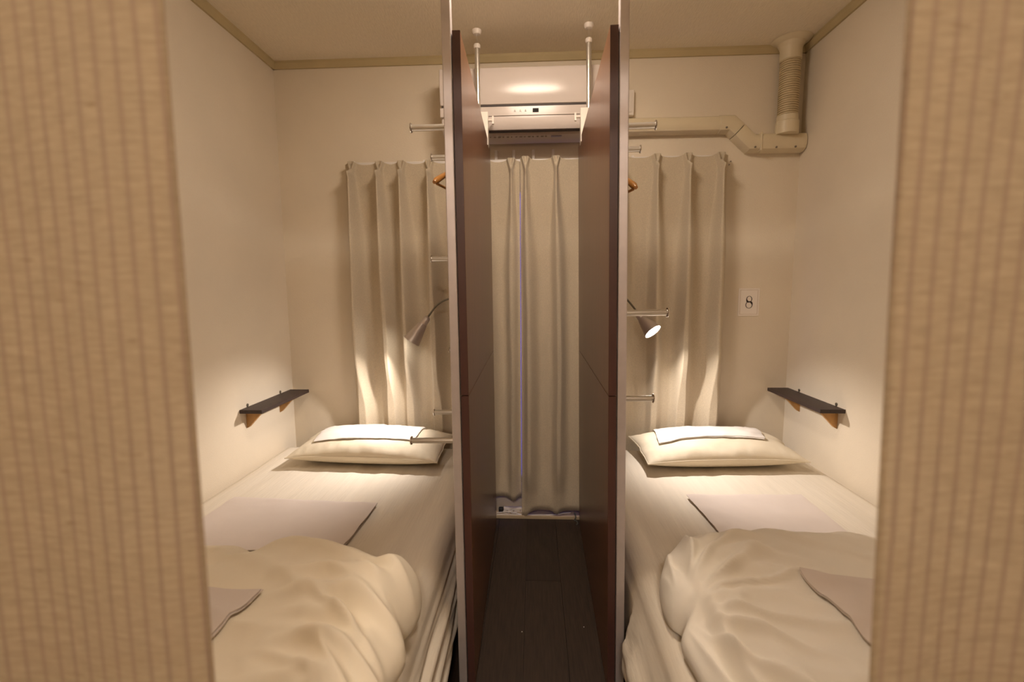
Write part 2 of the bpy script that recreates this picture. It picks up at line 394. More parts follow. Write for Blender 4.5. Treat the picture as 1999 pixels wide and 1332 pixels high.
# ================================================================== BEDS
BX = {-1: (-1.322, -.292), 1: (.300, 1.311)}
BY0, BY1 = .455, 2.285
def bed(sd, label):
    x0, x1 = BX[sd]
    t = thing('bed', ((x0 + x1) / 2, 1.4, 0), label, 'bed', 'single beds along the walls')
    f = MB().box(x0 + .02, x1 - .02, BY0 + .02, BY1 - .01, .13, .17)
    f.build('bed_base', 'bed_wood', t, bevel=.004)
    for xa in (x0 + .05, x1 - .11):
        for ya in (BY0 + .05, BY1 - .11): MB().box(xa, xa + .06, ya, ya + .06, 0, .13).build('leg', 'bed_wood', t, bevel=.003)
    MB().box(x0 + .012, x1 - .012, BY0 + .012, BY1 - .012, .171, ZBED - .006).build('mattress', 'mattress_cloth', t, bevel=.03, seg=4)
    return t
bed(-1, 'single bed with its head below the drapes, along the wall left of the aisle')
bed(1, 'single bed with its head below the drapes, along the wall near the number card')

def bed_sheet(sd, label):
    x0, x1 = BX[sd]; xin = x1 if sd < 0 else x0; xw = x0 if sd < 0 else x1; out = -sd   # outward direction at aisle side
    # cross-section from the wall to the aisle edge, then down; s: arc parameter
    prof = []  # (x, z, hang)
    prof += [(xw, ZBED - .05, 0), (xw - sd * .003, ZBED - .02, 0), (xw - sd * .012, ZBED - .004, 0), (xw - sd * .03, ZBED, 0)]
    for k in range(1, 60): prof.append((xw - sd * .03 + (xin + sd * .05 - xw + sd * .03) * k / 60, ZBED, 0))
    for k in range(0, 9):
        a = k / 8 * PI / 2; prof.append((xin + sd * .05 + out * .05 * math.sin(a), ZBED - .05 + .05 * math.cos(a), 0.0))
    zl = .105 if sd < 0 else .075
    for k in range(1, 41): prof.append((xin, ZBED - .05 - (ZBED - .05 - zl) * k / 40, k / 40))
    ny = 150; P = np.zeros((ny, len(prof), 3))
    for i in range(ny):
        y = BY0 + (BY1 - BY0) * i / (ny - 1)
        hem = .02 * n3(y * 5, 3.1 * sd, 0)
        for j, (x, z, h) in enumerate(prof):
            dz = 0; dx = 0
            if h == 0:
                e = max(0, 1 - abs(x - (xin + xw) / 2) / .5)
                dz = .0035 * n3(x * 16, y * 1.3, 2 + sd) + .004 * n3(x * 5, y * 2, 7 + sd)
                # long tension creases fanning from the aisle edge
                dz += .0025 * math.sin(x * 95 + 2.2 * math.sin(y * 2.1)) * smooth(np.array((x - xw) * out / .9 - .1)) * (.5 + .5 * n3(x * 6, y * 1.5, 4))
            else:
                g = float(smooth(np.array(h / .5)))
                if sd < 0:      # long drooping folds that run along the side
                    dx = g * (.012 + .011 * math.sin(h * 26 + y * 3.1 + 1.5 * n3(y * 1.5, h * 2, 5)) + .006 * math.sin(h * 47 - y * 4.2)) + .018 * h
                else:           # puffed, crumpled skirt
                    dx = g * (.020 + .022 * n3(y * 3.2, h * 2.2, 9) + .012 * n3(y * 9, h * 6, 4) + .005 * math.sin(y * 34 + h * 7)) + .035 * math.sin(PI * min(1, h * 1.02)) * (.6 + .6 * n3(y * 2.2, 0, 3))
                    dx = min(max(dx, -.004), .010 + .055 * float(smooth(np.array((1.255 - y) / .08))))
                dz = hem * h
            P[i, j] = (x + out * dx, y, z + dz)
    o = MB().grid(P).build('bed_sheet', 'sheet_white', None, True, angle=180)
    s = o.modifiers.new('thick', 'SOLIDIFY'); s.thickness = .0015; s.offset = 1
    return tag(o, label, 'bed sheet', 'cream bed sheets')
bed_sheet(-1, 'cream sheet with lengthwise folds down its side, on the bed left of the aisle')
bed_sheet(1, 'cream sheet with a puffed crumpled skirt, on the bed near the number card')

# ---- pillows
def pillow_fn(cx, cy, a, b, rot, seed, zs0=.482, tilt=.03, T=.072, TB=.068):
    c, s = math.cos(rot), math.sin(rot)
    def top(u, v):
        e = max(0.0, (1 - abs(u) ** 2.6) * (1 - abs(v) ** 2.4)) ** .52
        px = a * u * (1 - .035 * (1 - v * v)); py = b * v * (1 - .06 * (1 - u * u))
        cr = .006 * n3(u * 7, v * 3, seed) * (1 - abs(v)) + .005 * n3(u * 2.2, v * 2, seed + 3)
        x, y = cx + px * c - py * s, cy + px * s + py * c
        zs = zs0 + tilt * (py) - .012 * (abs(u) ** 3) * (v < 0)
        pk = .011 * n3(u * 18, v * 2, seed + 8) * smooth(np.array((abs(v) - .55) / .4)) * (1 - abs(u) ** 6)
        return x, y, zs, e, cr + float(pk)
    return top, (lambda x, y: (((x - cx) * c + (y - cy) * s) / a, (-(x - cx) * s + (y - cy) * c) / b)), T, TB
def make_pillow(fn, label):
    top, inv, T, TB = fn; n = 60; m = 44
    us = np.sin(np.linspace(-1, 1, n) * PI / 2); vs_ = np.sin(np.linspace(-1, 1, m) * PI / 2)
    Tp = np.zeros((n, m, 3)); Bt = np.zeros((n, m, 3))
    for i, u in enumerate(us):
        for j, v in enumerate(vs_):
            x, y, zs, e, cr = top(u, v)
            Tp[i, j] = (x, y, zs + T * e + cr * min(1, e * 2)); Bt[i, j] = (x, y, max(ZBED + .010, zs - TB * e))
    t = MB().shell(Tp, Bt).build('pillow', 'pillow_cotton', None, True, angle=180, merge=True)
    # piped seam around the rim
    rim = [Tp[i, 0] for i in range(n)] + [Tp[n - 1, j] for j in range(1, m)] + [Tp[i, m - 1] for i in range(n - 2, -1, -1)] + [Tp[0, j] for j in range(m - 2, 0, -1)]
    sm = MB().tube([Vector(p) for p in rim], .0028, 6, True).build('seam', 'pillow_cotton', t, True, angle=180)
    return tag(t, label, 'pillow', 'pillows at the bed heads')
def pillow_top(fn):
    top, inv, T, TB = fn
    def h(x, y):
        u, v = inv(x, y); u = max(-.97, min(.97, u)); v = max(-.97, min(.97, v))
        _, _, zs, e, cr = top(u, v); return zs + T * e + cr
    return h
PL = pillow_fn(-.79, 2.140, .362, .168, -.05, 11); PR = pillow_fn(.855, 2.145, .362, .160, .065, 23)
make_pillow(PL, 'plump cream pillow with a white cloth on it, on the bed left of the aisle')
make_pillow(PR, 'plump cream pillow with a white cloth on it, on the bed near the number card')

# ---- folded linens
def folded(name, quad, hfn, m, label, cat, group, layers=3, th_=.0028, seed=1, wave=.0025, fold_side=0, jit=.006):
    """quad: 4 corners (x, y) counter-clockwise from near-left; layers of cloth stacked, edges slightly out of line"""
    q = [np.array(p, float) for p in quad]; mb = MB(); n = 40
    rnd = random.Random(seed)
    lay = []
    for L in range(layers):
        qq = [p + np.array([rnd.uniform(-jit, jit), rnd.uniform(-jit, jit)]) for p in q]
        T = np.zeros((n, n, 3)); B = np.zeros((n, n, 3))
        for i in range(n):
            for j in range(n):
                u, v = i / (n - 1), j / (n - 1)
                p = qq[0] * (1 - u) * (1 - v) + qq[1] * u * (1 - v) + qq[2] * u * v + qq[3] * (1 - u) * v
                p = p + np.array([.003 * n3(v * 5, L, seed), .003 * n3(u * 5, L, seed + 5)])
                edge = min(u, 1 - u, v, 1 - v); lift = .0030 * max(0, n3(u * 5, v * 5, seed + L) - .1) * (1 - min(1, edge * 8)) * (L + 1) * .6
                wv = wave * n3(p[0] * 9, p[1] * 9, seed)
                z = hfn(p[0], p[1]) + .0015 + L * (th_ + .0005) + max(0, wv) + lift
                rd = min(1, edge * 26); T[i, j] = (*p, z + th_ * (.45 + .55 * math.sqrt(max(0, 1 - (1 - rd) ** 2)))); B[i, j] = (*p, z)
        mb.shell(T, B)
    return tag(mb.build(name, m, None, True, angle=60), label, cat, group)
G = 'folded linens laid out on the beds'
folded('folded_pillowcase', [(-1.045, 2.050), (-.572, 2.046), (-.560, 2.270), (-1.075, 2.285)], pillow_top(PL), 'linen_white',
       'white folded pillowcase lying on the pillow left of the aisle', 'pillowcase', G, 2, seed=3, wave=.002)
folded('folded_pillowcase', [(.580, 2.068), (1.070, 2.088), (1.120, 2.300), (.600, 2.275)], pillow_top(PR), 'linen_white',
       'white folded pillowcase with loose layered edges on the pillow near the number card', 'pillowcase', G, 3, seed=9, wave=.002)
flat = lambda x, y: ZBED + .0035
folded('folded_sheet', [(-1.20, 1.30), (-.612, 1.325), (-.602, 1.640), (-1.19, 1.675)], flat, 'linen_lilac',
       'pale lilac folded sheet lying flat on the bed left of the aisle', 'folded sheet', G, 3, seed=14, wave=.004)
folded('folded_sheet', [(.628, 1.42), (1.035, 1.43), (1.045, 1.765), (.612, 1.755)], flat, 'linen_lilac',
       'pale lilac folded sheet lying flat on the bed near the number card', 'folded sheet', G, 3, seed=21, wave=.006, jit=.010)

# ---- duvets
def seg_dist(X, Y, pts):
    best = np.full(X.shape, 9.0); tt = np.zeros(X.shape); tot = 0; lens = []
    for a, b in zip(pts[:-1], pts[1:]): lens.append(math.hypot(b[0] - a[0], b[1] - a[1]))
    S = sum(lens)
    for (a, b, l) in zip(pts[:-1], pts[1:], lens):
        t = np.clip(((X - a[0]) * (b[0] - a[0]) + (Y - a[1]) * (b[1] - a[1])) / (l * l), 0, 1)
        d = np.hypot(X - a[0] - t * (b[0] - a[0]), Y - a[1] - t * (b[1] - a[1]))
        k = d < best; best = np.where(k, d, best); tt = np.where(k, (tot + t * l) / S, tt); tot += l
    return best, tt
def curve_pts(pts, n):
    pts = [np.array(p, float) for p in pts]; out = []
    for i in range(len(pts) - 1):
        p0, p1, p2, p3 = pts[max(i - 1, 0)], pts[i], pts[i + 1], pts[min(i + 2, len(pts) - 1)]
        for k in range(24):
            s = k / 24; out.append(.5 * ((2 * p1) + (p2 - p0) * s + (2 * p0 - 5 * p1 + 4 * p2 - p3) * s * s + (3 * p1 - p0 - 3 * p2 + p3) * s ** 3))
    out.append(pts[-1]); out = np.array(out)
    d = np.concatenate([[0], np.cumsum(np.hypot(*np.diff(out, axis=0).T))]); t = np.linspace(0, d[-1], n)
    return np.stack([np.interp(t, d, out[:, 0]), np.interp(t, d, out[:, 1])], 1)
def ridged(P, Q, seed):
    o = np.zeros(P.shape)
    for idx in np.ndindex(P.shape): o[idx] = noise.noise(Vector((P[idx], Q[idx], seed)))
    return (1 - np.minimum(1, np.abs(o) * 2.6)) ** 1.6
def duvet(near, far, wall, aisle, hfun, ridges, m, label, n=200, seed=5, tb=.05, extra=None):
    """near/far run wall->aisle, wall/aisle run near->far. Coons patch in plan, puffed in height"""
    s = .5 - .5 * np.cos(np.linspace(0, PI, n)); s = .6 * s + .4 * np.linspace(0, 1, n)
    def res(p): 
        c = curve_pts(p, 400); return np.stack([np.interp(s, np.linspace(0, 1, 400), c[:, k]) for k in (0, 1)], 1)
    A, B, C, D = res(near), res(far), res(wall), res(aisle)
    U, V = np.meshgrid(s, s, indexing='ij')
    XY = np.zeros((n, n, 2))
    for k in (0, 1):
        XY[..., k] = (1 - V) * A[:, k][:, None] + V * B[:, k][:, None] + (1 - U) * C[:, k][None, :] + U * D[:, k][None, :] \
            - ((1 - U) * (1 - V) * A[0, k] + U * (1 - V) * A[-1, k] + (1 - U) * V * B[0, k] + U * V * B[-1, k])
    X, Y = XY[..., 0], XY[..., 1]
    u = 2 * U - 1; v = 2 * V - 1
    e = np.clip((1 - np.abs(u) ** 10) * (1 - np.abs(v) ** 10), 0, 1) ** .42
    H = hfun(X, Y)
    W = np.zeros_like(X)
    for pts, amp, wd in ridges:
        d, t = seg_dist(X, Y, pts); W += amp * np.exp(-(d / wd) ** 2) * np.sin(PI * np.clip(.06 + .94 * t, 0, 1)) ** .6
    W += .010 * noise_grid(X, Y, (4, 4), seed) + .005 * noise_grid(X, Y, (9, 11), seed + 2) + .0015 * noise_grid(X, Y, (26, 20), seed + 4)
    if extra is not None: W += extra(X, Y)
    for _ in range(2):
        Wp = np.pad(W, 1, mode='edge'); W = (Wp[:-2, 1:-1] + Wp[2:, 1:-1] + Wp[1:-1, :-2] + Wp[1:-1, 2:] + 2 * W) / 6
    zr = ZBED + .035
    Zt = zr + (np.maximum(H - zr, .01) + W) * e
    Zb = np.maximum(ZBED + .012, zr - tb * e)
    T = np.dstack([X, Y, np.maximum(Zt, Zb + .006)]); Bm = np.dstack([X, Y, Zb])
    o = MB().shell(T, Bm).build('duvet', m, None, True, angle=180)
    return tag(o, label, 'duvet', 'duvets at the foot of the beds'), (X, Y, T[..., 2])
def sampler(g):
    X, Y, Z = (a.ravel() for a in g)
    def h(x, y):
        d = (X - x) ** 2 + (Y - y) ** 2; k = np.argpartition(d, 6)[:6]; wt = 1 / (d[k] + 1e-6); return float((Z[k] * wt).sum() / wt.sum())
    return h
def hL(X, Y):
    z = .565 + .018 * np.sin((X + .9) * 5) - .03 * smooth((Y - .95) / .3)
    z = z + .04 * np.exp(-(((X + .33) / .06) ** 2 + ((Y - 1.06) / .09) ** 2))          # lifted corner
    z = z - .025 * np.exp(-(((X + .755) / .05) ** 2 + ((Y - 1.17) / .10) ** 2))        # dip in the far edge
    z = z - .05 * smooth((X + .42) / .16) * smooth((1.0 - Y) / .3)
    return z
def xL(X, Y):
    a = math.radians(-24); P = X * math.cos(a) + Y * math.sin(a); Q = -X * math.sin(a) + Y * math.cos(a)
    Q2 = Q + .35 * (X + .3) ** 2
    g = ridged(P * 3.2, Q2 * 15, 3.3); k = smooth((X + .62) / .30) * smooth((1.10 - Y) / .10)
    h = ridged(P * 2.2 + 4, Q * 6, 8.1)
    return .040 * (g - .45) * k + .014 * (h - .45) * (1 - .5 * k)
_, gL = duvet([(-1.30, .47), (-.8, .462), (-.34, .48)],
              [(-1.30, 1.215), (-1.05, 1.225), (-.86, 1.205), (-.75, 1.165), (-.63, 1.215), (-.50, 1.175), (-.41, 1.105), (-.35, 1.12), (-.310, 1.125)],
              [(-1.30, .47), (-1.315, .85), (-1.30, 1.215)],
              [(-.34, .48), (-.285, .62), (-.268, .74), (-.292, .80), (-.276, .88), (-.302, .935), (-.283, 1.0), (-.285, 1.06), (-.310, 1.125)],
              hL, [
                  ([(-.60, .98), (-.45, 1.00), (-.30, .965)], .020, .022), ([(-.56, .90), (-.42, .935), (-.29, .89)], .022, .020),
                  ([(-.54, .84), (-.40, .86), (-.28, .82)], .018, .020), ([(-.50, .76), (-.38, .80), (-.28, .755)], .020, .018),
                  ([(-.46, .68), (-.36, .72), (-.28, .68)], .018, .018), ([(-.85, 1.02), (-.74, 1.12), (-.60, 1.15)], .014, .035),
                  ([(-.95, .80), (-.78, .98), (-.62, 1.06)], .010, .05), ([(-.68, 1.15), (-.54, 1.10), (-.40, 1.06)], .016, .020),
                  ([(-.74, 1.20), (-.77, 1.10), (-.82, 1.0)], -.022, .022), ([(-.45, 1.07), (-.40, 1.03), (-.34, 1.01)], -.016, .016),
                  ([(-.90, .95), (-.98, 1.08), (-1.02, 1.18)], .010, .02), ([(-.42, .90), (-.36, .86), (-.33, .78)], -.014, .012)],
              'duvet_cream', 'rumpled butter cream duvet with gathered edge, on the bed left of the aisle', seed=31, extra=xL)
def hR(X, Y):
    z = .555 + .012 * np.sin((X - .4) * 4) + .02 * np.exp(-(((X - .45) / .14) ** 2 + ((Y - 1.12) / .12) ** 2))
    z = z - .02 * smooth((X - .75) / .35)
    # outer lip: lower roll along the aisle side below the fold
    z = z - .055 * smooth((.405 - X) / .03) * smooth((1.00 - Y) / .05)
    return z
def xR(X, Y):
    dx, dy = X - .335, Y - .985; r = np.hypot(dx, dy); th = np.arctan2(dy, dx)
    g = ridged(th * 3.6, r * 2.6 - th * .6, 1.7); k = smooth((r - .02) / .12) * smooth((.46 - r) / .34)
    a = math.radians(-35); P = X * math.cos(a) + Y * math.sin(a); Q = -X * math.sin(a) + Y * math.cos(a)
    h = ridged(P * 2.0, Q * 6.5, 5.9)
    return .036 * (g - .45) * k + .013 * (h - .45) * smooth((r - .15) / .2)
_, gR = duvet([(1.29, .47), (.8, .462), (.375, .48)],
              [(1.29, 1.285), (1.0, 1.300), (.75, 1.295), (.55, 1.290), (.45, 1.262), (.39, 1.225)],
              [(1.29, .47), (1.305, .9), (1.29, 1.285)],
              [(.375, .48), (.356, .62), (.345, .76), (.332, .88), (.326, .945), (.346, .985), (.322, 1.02), (.318, 1.07), (.335, 1.15), (.39, 1.225)],
              hR, [
                  ([(.36, 1.03), (.40, 1.13), (.48, 1.19), (.62, 1.20)], .018, .022), ([(.38, 1.00), (.44, 1.10), (.54, 1.13), (.70, 1.08)], .018, .020),
                  ([(.40, .97), (.47, 1.05), (.57, 1.06), (.70, .98)], .014, .020), ([(.42, .92), (.48, .99), (.56, .98), (.64, .90)], .012, .018),
                  ([(.335, .93), (.35, .80), (.37, .66), (.39, .50)], .024, .022), ([(.405, 1.02), (.415, .88), (.43, .72), (.45, .55)], -.020, .014),
                  ([(.45, .95), (.47, .82), (.49, .65)], .012, .018), ([(.345, 1.15), (.37, 1.08), (.37, 1.00)], -.020, .012),
                  ([(.62, 1.22), (.82, 1.12), (1.00, .95)], -.010, .02), ([(.55, 1.20), (.75, 1.22), (1.0, 1.18)], .010, .04),
                  ([(.50, .90), (.54, .78), (.56, .62)], -.008, .02)],
              'duvet_ecru', 'rumpled greyish cream duvet with a rolled fold, on the bed near the number card', seed=47, extra=xR)
folded('folded_sheet', [(-1.05, .60), (-.612, .735), (-.600, .905), (-1.04, .915)], (lambda x, y, h=sampler(gL): h(x, y) + .005), 'linen_lilac',
       'small pale folded sheet lying on the butter cream duvet', 'folded sheet', G, 2, seed=33, th_=.004, wave=.002)
folded('folded_sheet', [(.640, .76), (1.02, .72), (1.03, .985), (.615, 1.025)], (lambda x, y, h=sampler(gR): h(x, y) + .005), 'linen_lilac',
       'pale folded sheet lying on the greyish cream duvet, half behind the woven curtain', 'folded sheet', G, 2, seed=37, th_=.003, wave=.003)

# ================================================================== DRAPES over the window
def big(x, z): return 1 + .70 * float(smooth(np.array((abs(x) - .29) / .04))) * float(smooth(np.array((z - .72) / .2)))
def drape(x0, x1, pleats, ztop, zbot_fn, label, seed, yc=2.368, edge_y=0.0):
    nx, nz = 420, 90
    X0 = np.linspace(x0, x1, nx); sg = np.linspace(0, 1, nz) ** 1.5
    P = np.zeros((nx, nz, 3)); pl = np.array(pleats); rnd = random.Random(seed)
    amp = [rnd.uniform(.85, 1.15) for _ in pl]; drift = [rnd.uniform(-.012, .018) for _ in pl]
    for i, x in enumerate(X0):
        dn = np.min(np.abs(pl - x)); sag = .016 * (1 - math.exp(-(dn / .032) ** 2)) - (.004 if dn < .012 else 0)
        zb = zbot_fn(x)
        for j, s_ in enumerate(sg):
            z = ztop - sag * (1 - s_) - (ztop - sag - zb) * s_
            dpt = ztop - z; y = 0.0; rg = 0.0
            wv = .0070 + .019 * float(smooth(np.array((dpt - .055) / .45)))
            for k, p in enumerate(pl):
                g = float(smooth(np.array((dpt - .1) / .9))); dx = x - p - drift[k] * g
                if abs(dx) > .13: continue
                if dpt < .062:          # fan of two fingers above the pinch
                    o = .016 * (1 - dpt / .062)
                    y += .030 * (math.exp(-((dx - o) / .006) ** 2) + math.exp(-((dx + o) / .006) ** 2)) * (.75 + .25 * dpt / .062)
                else:
                    sh = dx / (wv * (1.35 if dx > 0 else .75))
                    y += amp[k] * (.038 + .012 * g + .010 * math.exp(-((dpt - .068) / .012) ** 2)) * math.exp(-abs(sh) ** 2.2) * big(x, z); rg = max(rg, math.exp(-abs(sh / 1.5) ** 2))
            lo = float(smooth(np.array(dpt / 1.0)))
            y -= .016 * float(smooth(np.array((dpt - .10) / .26))) * (1 - rg)
            y += lo * (.012 * n3(x * 13, z * .35, seed) + .008 * n3(x * 24, z * .5, seed + 3))
            y += .004 * n3(x * 5, z * 3, seed + 6) * lo
            # swag between the pleats close to the top
            y -= .010 * math.exp(-((dpt - .13) / .09) ** 2) * (1 - math.exp(-(dn / .03) ** 2))
            if abs(x) < .28: y *= 1 - .80 * float(smooth(np.array((.32 - z) / .26)))
            near = smooth(np.array((.35 - z) / .35)); y += float(near) * .016 * n3(x * 9 + z * 7, z * 6, seed + 11)
            y *= float(smooth(np.array((x1 - x) / .03))) if x1 < 0 else 1.0
            P[i, j] = (x + (.006 * n3(z * 2, x * 3, seed + 20) if abs(x + .067) > .05 else 0), yc - .012 - min(max(y, -.014 - .008 * (dpt > .1)), .048 * big(x, z) - .020 * float(smooth(np.array((.8 - z) / .2))) * (abs(x) > .3)) + edge_y * 0, z)
    o = MB().grid(P).build('drape', 'drape_beige', None, True, angle=180)
    s = o.modifiers.new('thick', 'SOLIDIFY'); s.thickness = .0018; s.offset = 0
    tag(o, label, 'curtain', 'beige pleated drapes over the window')
    return o
def zbR(x):
    t = float(smooth(np.array((x + .075) / .05))); return .002 + .034 * t + .006 * n3(x * 9, 2, 1)
drape(-.962, -.068, [-.925, -.780, -.668, -.528, -.39, -.245, -.112], 1.892, lambda x: .105 + .006 * n3(x * 8, 0, 3),
      'beige pleated drape hanging behind the bed and lamp left of the aisle', 5, yc=2.376)
drape(-.066, .950, [-.040, .115, .275, .44, .604, .757, .912], 1.896, zbR,
      'beige pleated drape with a lower hem, hanging on the number card side', 12, yc=2.364)

# curtain rail with runners
t = thing('curtain_rail', (0, 2.388, 1.93), 'white double curtain rail fixed above the beige drapes', 'curtain rail')
MB().box(-.945, .935, 2.384, 2.398, 1.880, 1.8945).build('rail', 'rail_white', t, bevel=.002)
for k in range(15): MB().box(-.915 + k * .13, -.909 + k * .13, 2.3855, 2.396, 1.868, 1.879).build('runner', 'rail_white', t)
for x in (-.93, -.56, -.19, -.10, 0.0, .10, .50, .92): MB().box(x - .007, x + .007, 2.396, YB, 1.886, 1.944 if abs(x) < .3 else 1.905).build('bracket', 'rail_white', t, bevel=.002)

# ================================================================== AIR CONDITIONER
t = thing('air_conditioner', (-.035, 2.30, 1.95), 'white wall mounted air conditioner above the drapes', 'air conditioner')
ax0, ax1 = -.436, .368
MB().prism_x([(YB - .031, 2.262), (2.235, 2.262), (2.208, 2.252), (2.200, 2.235), (2.200, 1.990), (2.240, 1.962), (2.330, 1.950), (YB - .031, 1.985)], ax0 + .004, ax1 - .004).shift(0, .03, .011).build('body', 'ac_shell', t, bevel=.004)
MB().prism_x([(2.199, 2.248), (2.186, 2.246), (2.181, 2.238), (2.1802, 2.220), (2.1802, 2.200), (2.1806, 2.180), (2.1812, 2.162), (2.1820, 2.146), (2.1832, 2.130), (2.1850, 2.114), (2.1874, 2.098), (2.1895, 2.086), (2.199, 2.086)], ax0, ax1).shift(0, .03, .011).build('front_panel', 'ac_shell', t, True, bevel=.0025)
MB().box(ax0 + .006, ax1 - .006, 2.192, 2.1995, 2.0745, 2.0855).shift(0, .03, .011).build('panel_gap', 'ac_gap', t)
cs = MB().prism_x([(2.199, 2.074), (2.186, 2.074), (2.187, 2.034), (2.199, 2.034)], ax0, ax1).shift(0, .03, .011).build('control_strip', 'ac_shell', t, bevel=.001)
MB().box(-.003, .025, 2.1845, 2.1866, 2.046, 2.063).shift(0, .03, .011).build('display', 'display_black', cs)
for xi in (-.086, -.060, -.036):
    MB().box(xi - .0045, xi + .0045, 2.1848, 2.1868, 2.050, 2.0515).box(xi - .003, xi + .003, 2.1848, 2.1868, 2.0555, 2.057).box(xi - .0008, xi + .0008, 2.1848, 2.1868, 2.050, 2.060).shift(0, .03, .011).build('indicator_icon', 'ac_mark', cs)
MB().prism_x([(2.199, 2.031), (2.187, 2.031), (2.187, 2.010), (2.191, 1.988), (2.200, 1.974), (2.206, 1.978)], ax0 + .03, ax1 - .03).shift(0, .03, .011).build('louver', 'ac_shell', t, True, bevel=.001)
MB().prism_x([(2.2005, 1.9725), (2.204, 1.9690), (2.215, 1.9660), (2.215, 1.9715)], ax0 + .03, ax1 - .03).shift(0, .03, .011).build('outlet_gap', 'ac_gap', t)
MB().box(.085, .135, 2.248, 2.262, 1.9562, 1.9592).shift(0, .03, .011).build('badge', 'ac_badge', t)
for k in range(14):
    xa = -.21 + k * .0205; MB().box(xa, xa + .013 * (.5 + .5 * ((k * 7) % 5) / 4), 2.250, 2.256, 1.9562, 1.9592).shift(0, .03, .011).build('notice_print', 'ac_mark', t)

# wall box beside the air conditioner
t = thing('wall_box', (.463, YB, 2.15), 'small white wall box right of the air conditioner above the pipe cover', 'wall box')
MB().box(.428, .497, YB - .028, YB, 2.090, 2.212).build('body', 'white_plastic', t, bevel=.004)
MB().box(.440, .485, YB - .031, YB - .0285, 2.105, 2.197).build('cover_plate', 'white_plastic', t, bevel=.001)

# ================================================================== PIPE COVER
t = thing('pipe_cover', (1.0, YB, 2.0), 'cream plastic pipe cover running from air conditioner to corner and ceiling', 'pipe cover')
yd = YB - .062
def dprof(h, d=.062):   # (y, w) rounded D-section
    return [(YB - .0005, -h), (YB - d * .55, -h), (YB - d * .88, -h * .78), (YB - d, -h * .35), (YB - d, h * .35), (YB - d * .88, h * .78), (YB - d * .55, h), (YB - .0005, h)]
def sweep(path, h, d, name, m='duct_plastic'):
    """path of (x, z) on the end wall; D-section swept with mitred corners"""
    pr = dprof(h, d); n = len(pr); vs_ = []; fs = []
    pth = [Vector((a, b)) for a, b in path]
    for i, p in enumerate(pth):
        d0 = (pth[i] - pth[i - 1]).normalized() if i else (pth[1] - pth[0]).normalized()
        d1 = (pth[i + 1] - pth[i]).normalized() if i < len(pth) - 1 else d0
        tng = (d0 + d1).normalized(); nr = Vector((-tng.y, tng.x)); k = 1 / max(.4, tng.dot(d0))
        for (y, w_) in pr: vs_.append((p.x + nr.x * w_ * k, y, p.y + nr.y * w_ * k))
    for i in range(len(pth) - 1):
        for j in range(n):
            j2 = (j + 1) % n; fs.append((i * n + j, (i + 1) * n + j, (i + 1) * n + j2, i * n + j2))
    fs += [tuple(range(n)), tuple(reversed(range((len(pth) - 1) * n, len(pth) * n)))]
    return MB().add(vs_, fs).build(name, m, t, True, bevel=.0015, angle=25)
zh = 2.036; zl_ = 1.944
sweep([(.372, zh), (.915, zh)], .039, .058, 'straight_cover')
e1 = sweep([(.906, zh), (.965, zh), (1.000, 2.004)], .0415, .062, 'elbow')
e2 = sweep([(1.002, 2.002), (1.064, zl_), (1.118, zl_)], .0415, .062, 'elbow')
sweep([(1.108, zl_), (1.317, zl_)], .0435, .064, 'corner_joint')
MB().box(1.098, 1.107, yd - .003, YB, zl_ - .043, zl_ + .043).build('joint_band', 'duct_plastic', t, bevel=.003)
hx, hy = 1.222, YB - .052
MB().lathe((hx, hy, zl_ + .03), (0, 0, 1), [(0, .052), (.055, .051), (.060, .046), (.085, .046)], 32).build('socket', 'duct_plastic', t, True)
hp = []
for k in range(26):
    z = k * .01015; hp += [(z, .0390), (z + .0022, .0445), (z + .0060, .0445), (z + .0082, .0390)]
hose = MB()
hose.lathe((hx, hy, zl_ + .105), (0, 0, 1), hp, 32).build('corrugated_hose', 'duct_hose', t, True, angle=60)
ze = zl_ + .105 + 44 * .006
MB().lathe((hx, hy, ze - .004), (0, 0, 1), [(0, .047), (.05, .047), (ZC - ze - .03, .049), (ZC - ze - .012, .058), (ZC - ze - .004, .076), (ZC - ze + .003, .088)], 36).build('ceiling_flange', 'duct_plastic', t, True)
for (sx, sz) in ((.935, 2.012), (1.075, 1.918), (1.175, 1.915), (1.265, 1.916)):
    MB().lathe((sx, yd + .004, sz), (0, -1, 0), [(0, .0045), (.004, .0042), (.0055, .002)], 12).build('screw', 'screw_steel', t, True)

# two wall plugs left beside the drape
for (sx, sz, lb) in ((.985, 1.868, 'small dark screw in the end wall beside the drape, the higher of two'), (.978, 1.852, 'small dark screw in the end wall beside the drape, the lower of two')):
    tag(MB().lathe((sx, YB + .002, sz), (0, -1, 0), [(0, .0030), (.006, .0030), (.0075, .0015)], 10).build('wall_screw', 'screw_steel', None, True), lb, 'screw', 'screws beside the drape')

# ================================================================== NUMBER CARD
t = thing('number_card', (1.107, YB, 1.166), 'small cream card with a black number 8 on the end wall', 'card')
CX, CZ, cw, ch = 1.1075, 1.166, .0525, .071
MB().box(CX - cw, CX + cw, YB - .003, YB, CZ - ch, CZ + ch).build('card', 'card_paper', t, bevel=.0005)
bd = MB()
for x0, x1, z0, z1 in ((-cw + .008, cw - .008, ch - .0095, ch - .008), (-cw + .008, cw - .008, -ch + .008, -ch + .0095), (-cw + .008, -cw + .0095, -ch + .0095, ch - .0095), (cw - .0095, cw - .008, -ch + .0095, ch - .0095)):
    bd.box(CX + x0, CX + x1, YB - .0036, YB - .0029, CZ + z0, CZ + z1)
bd.build('border_line', 'card_line', t)
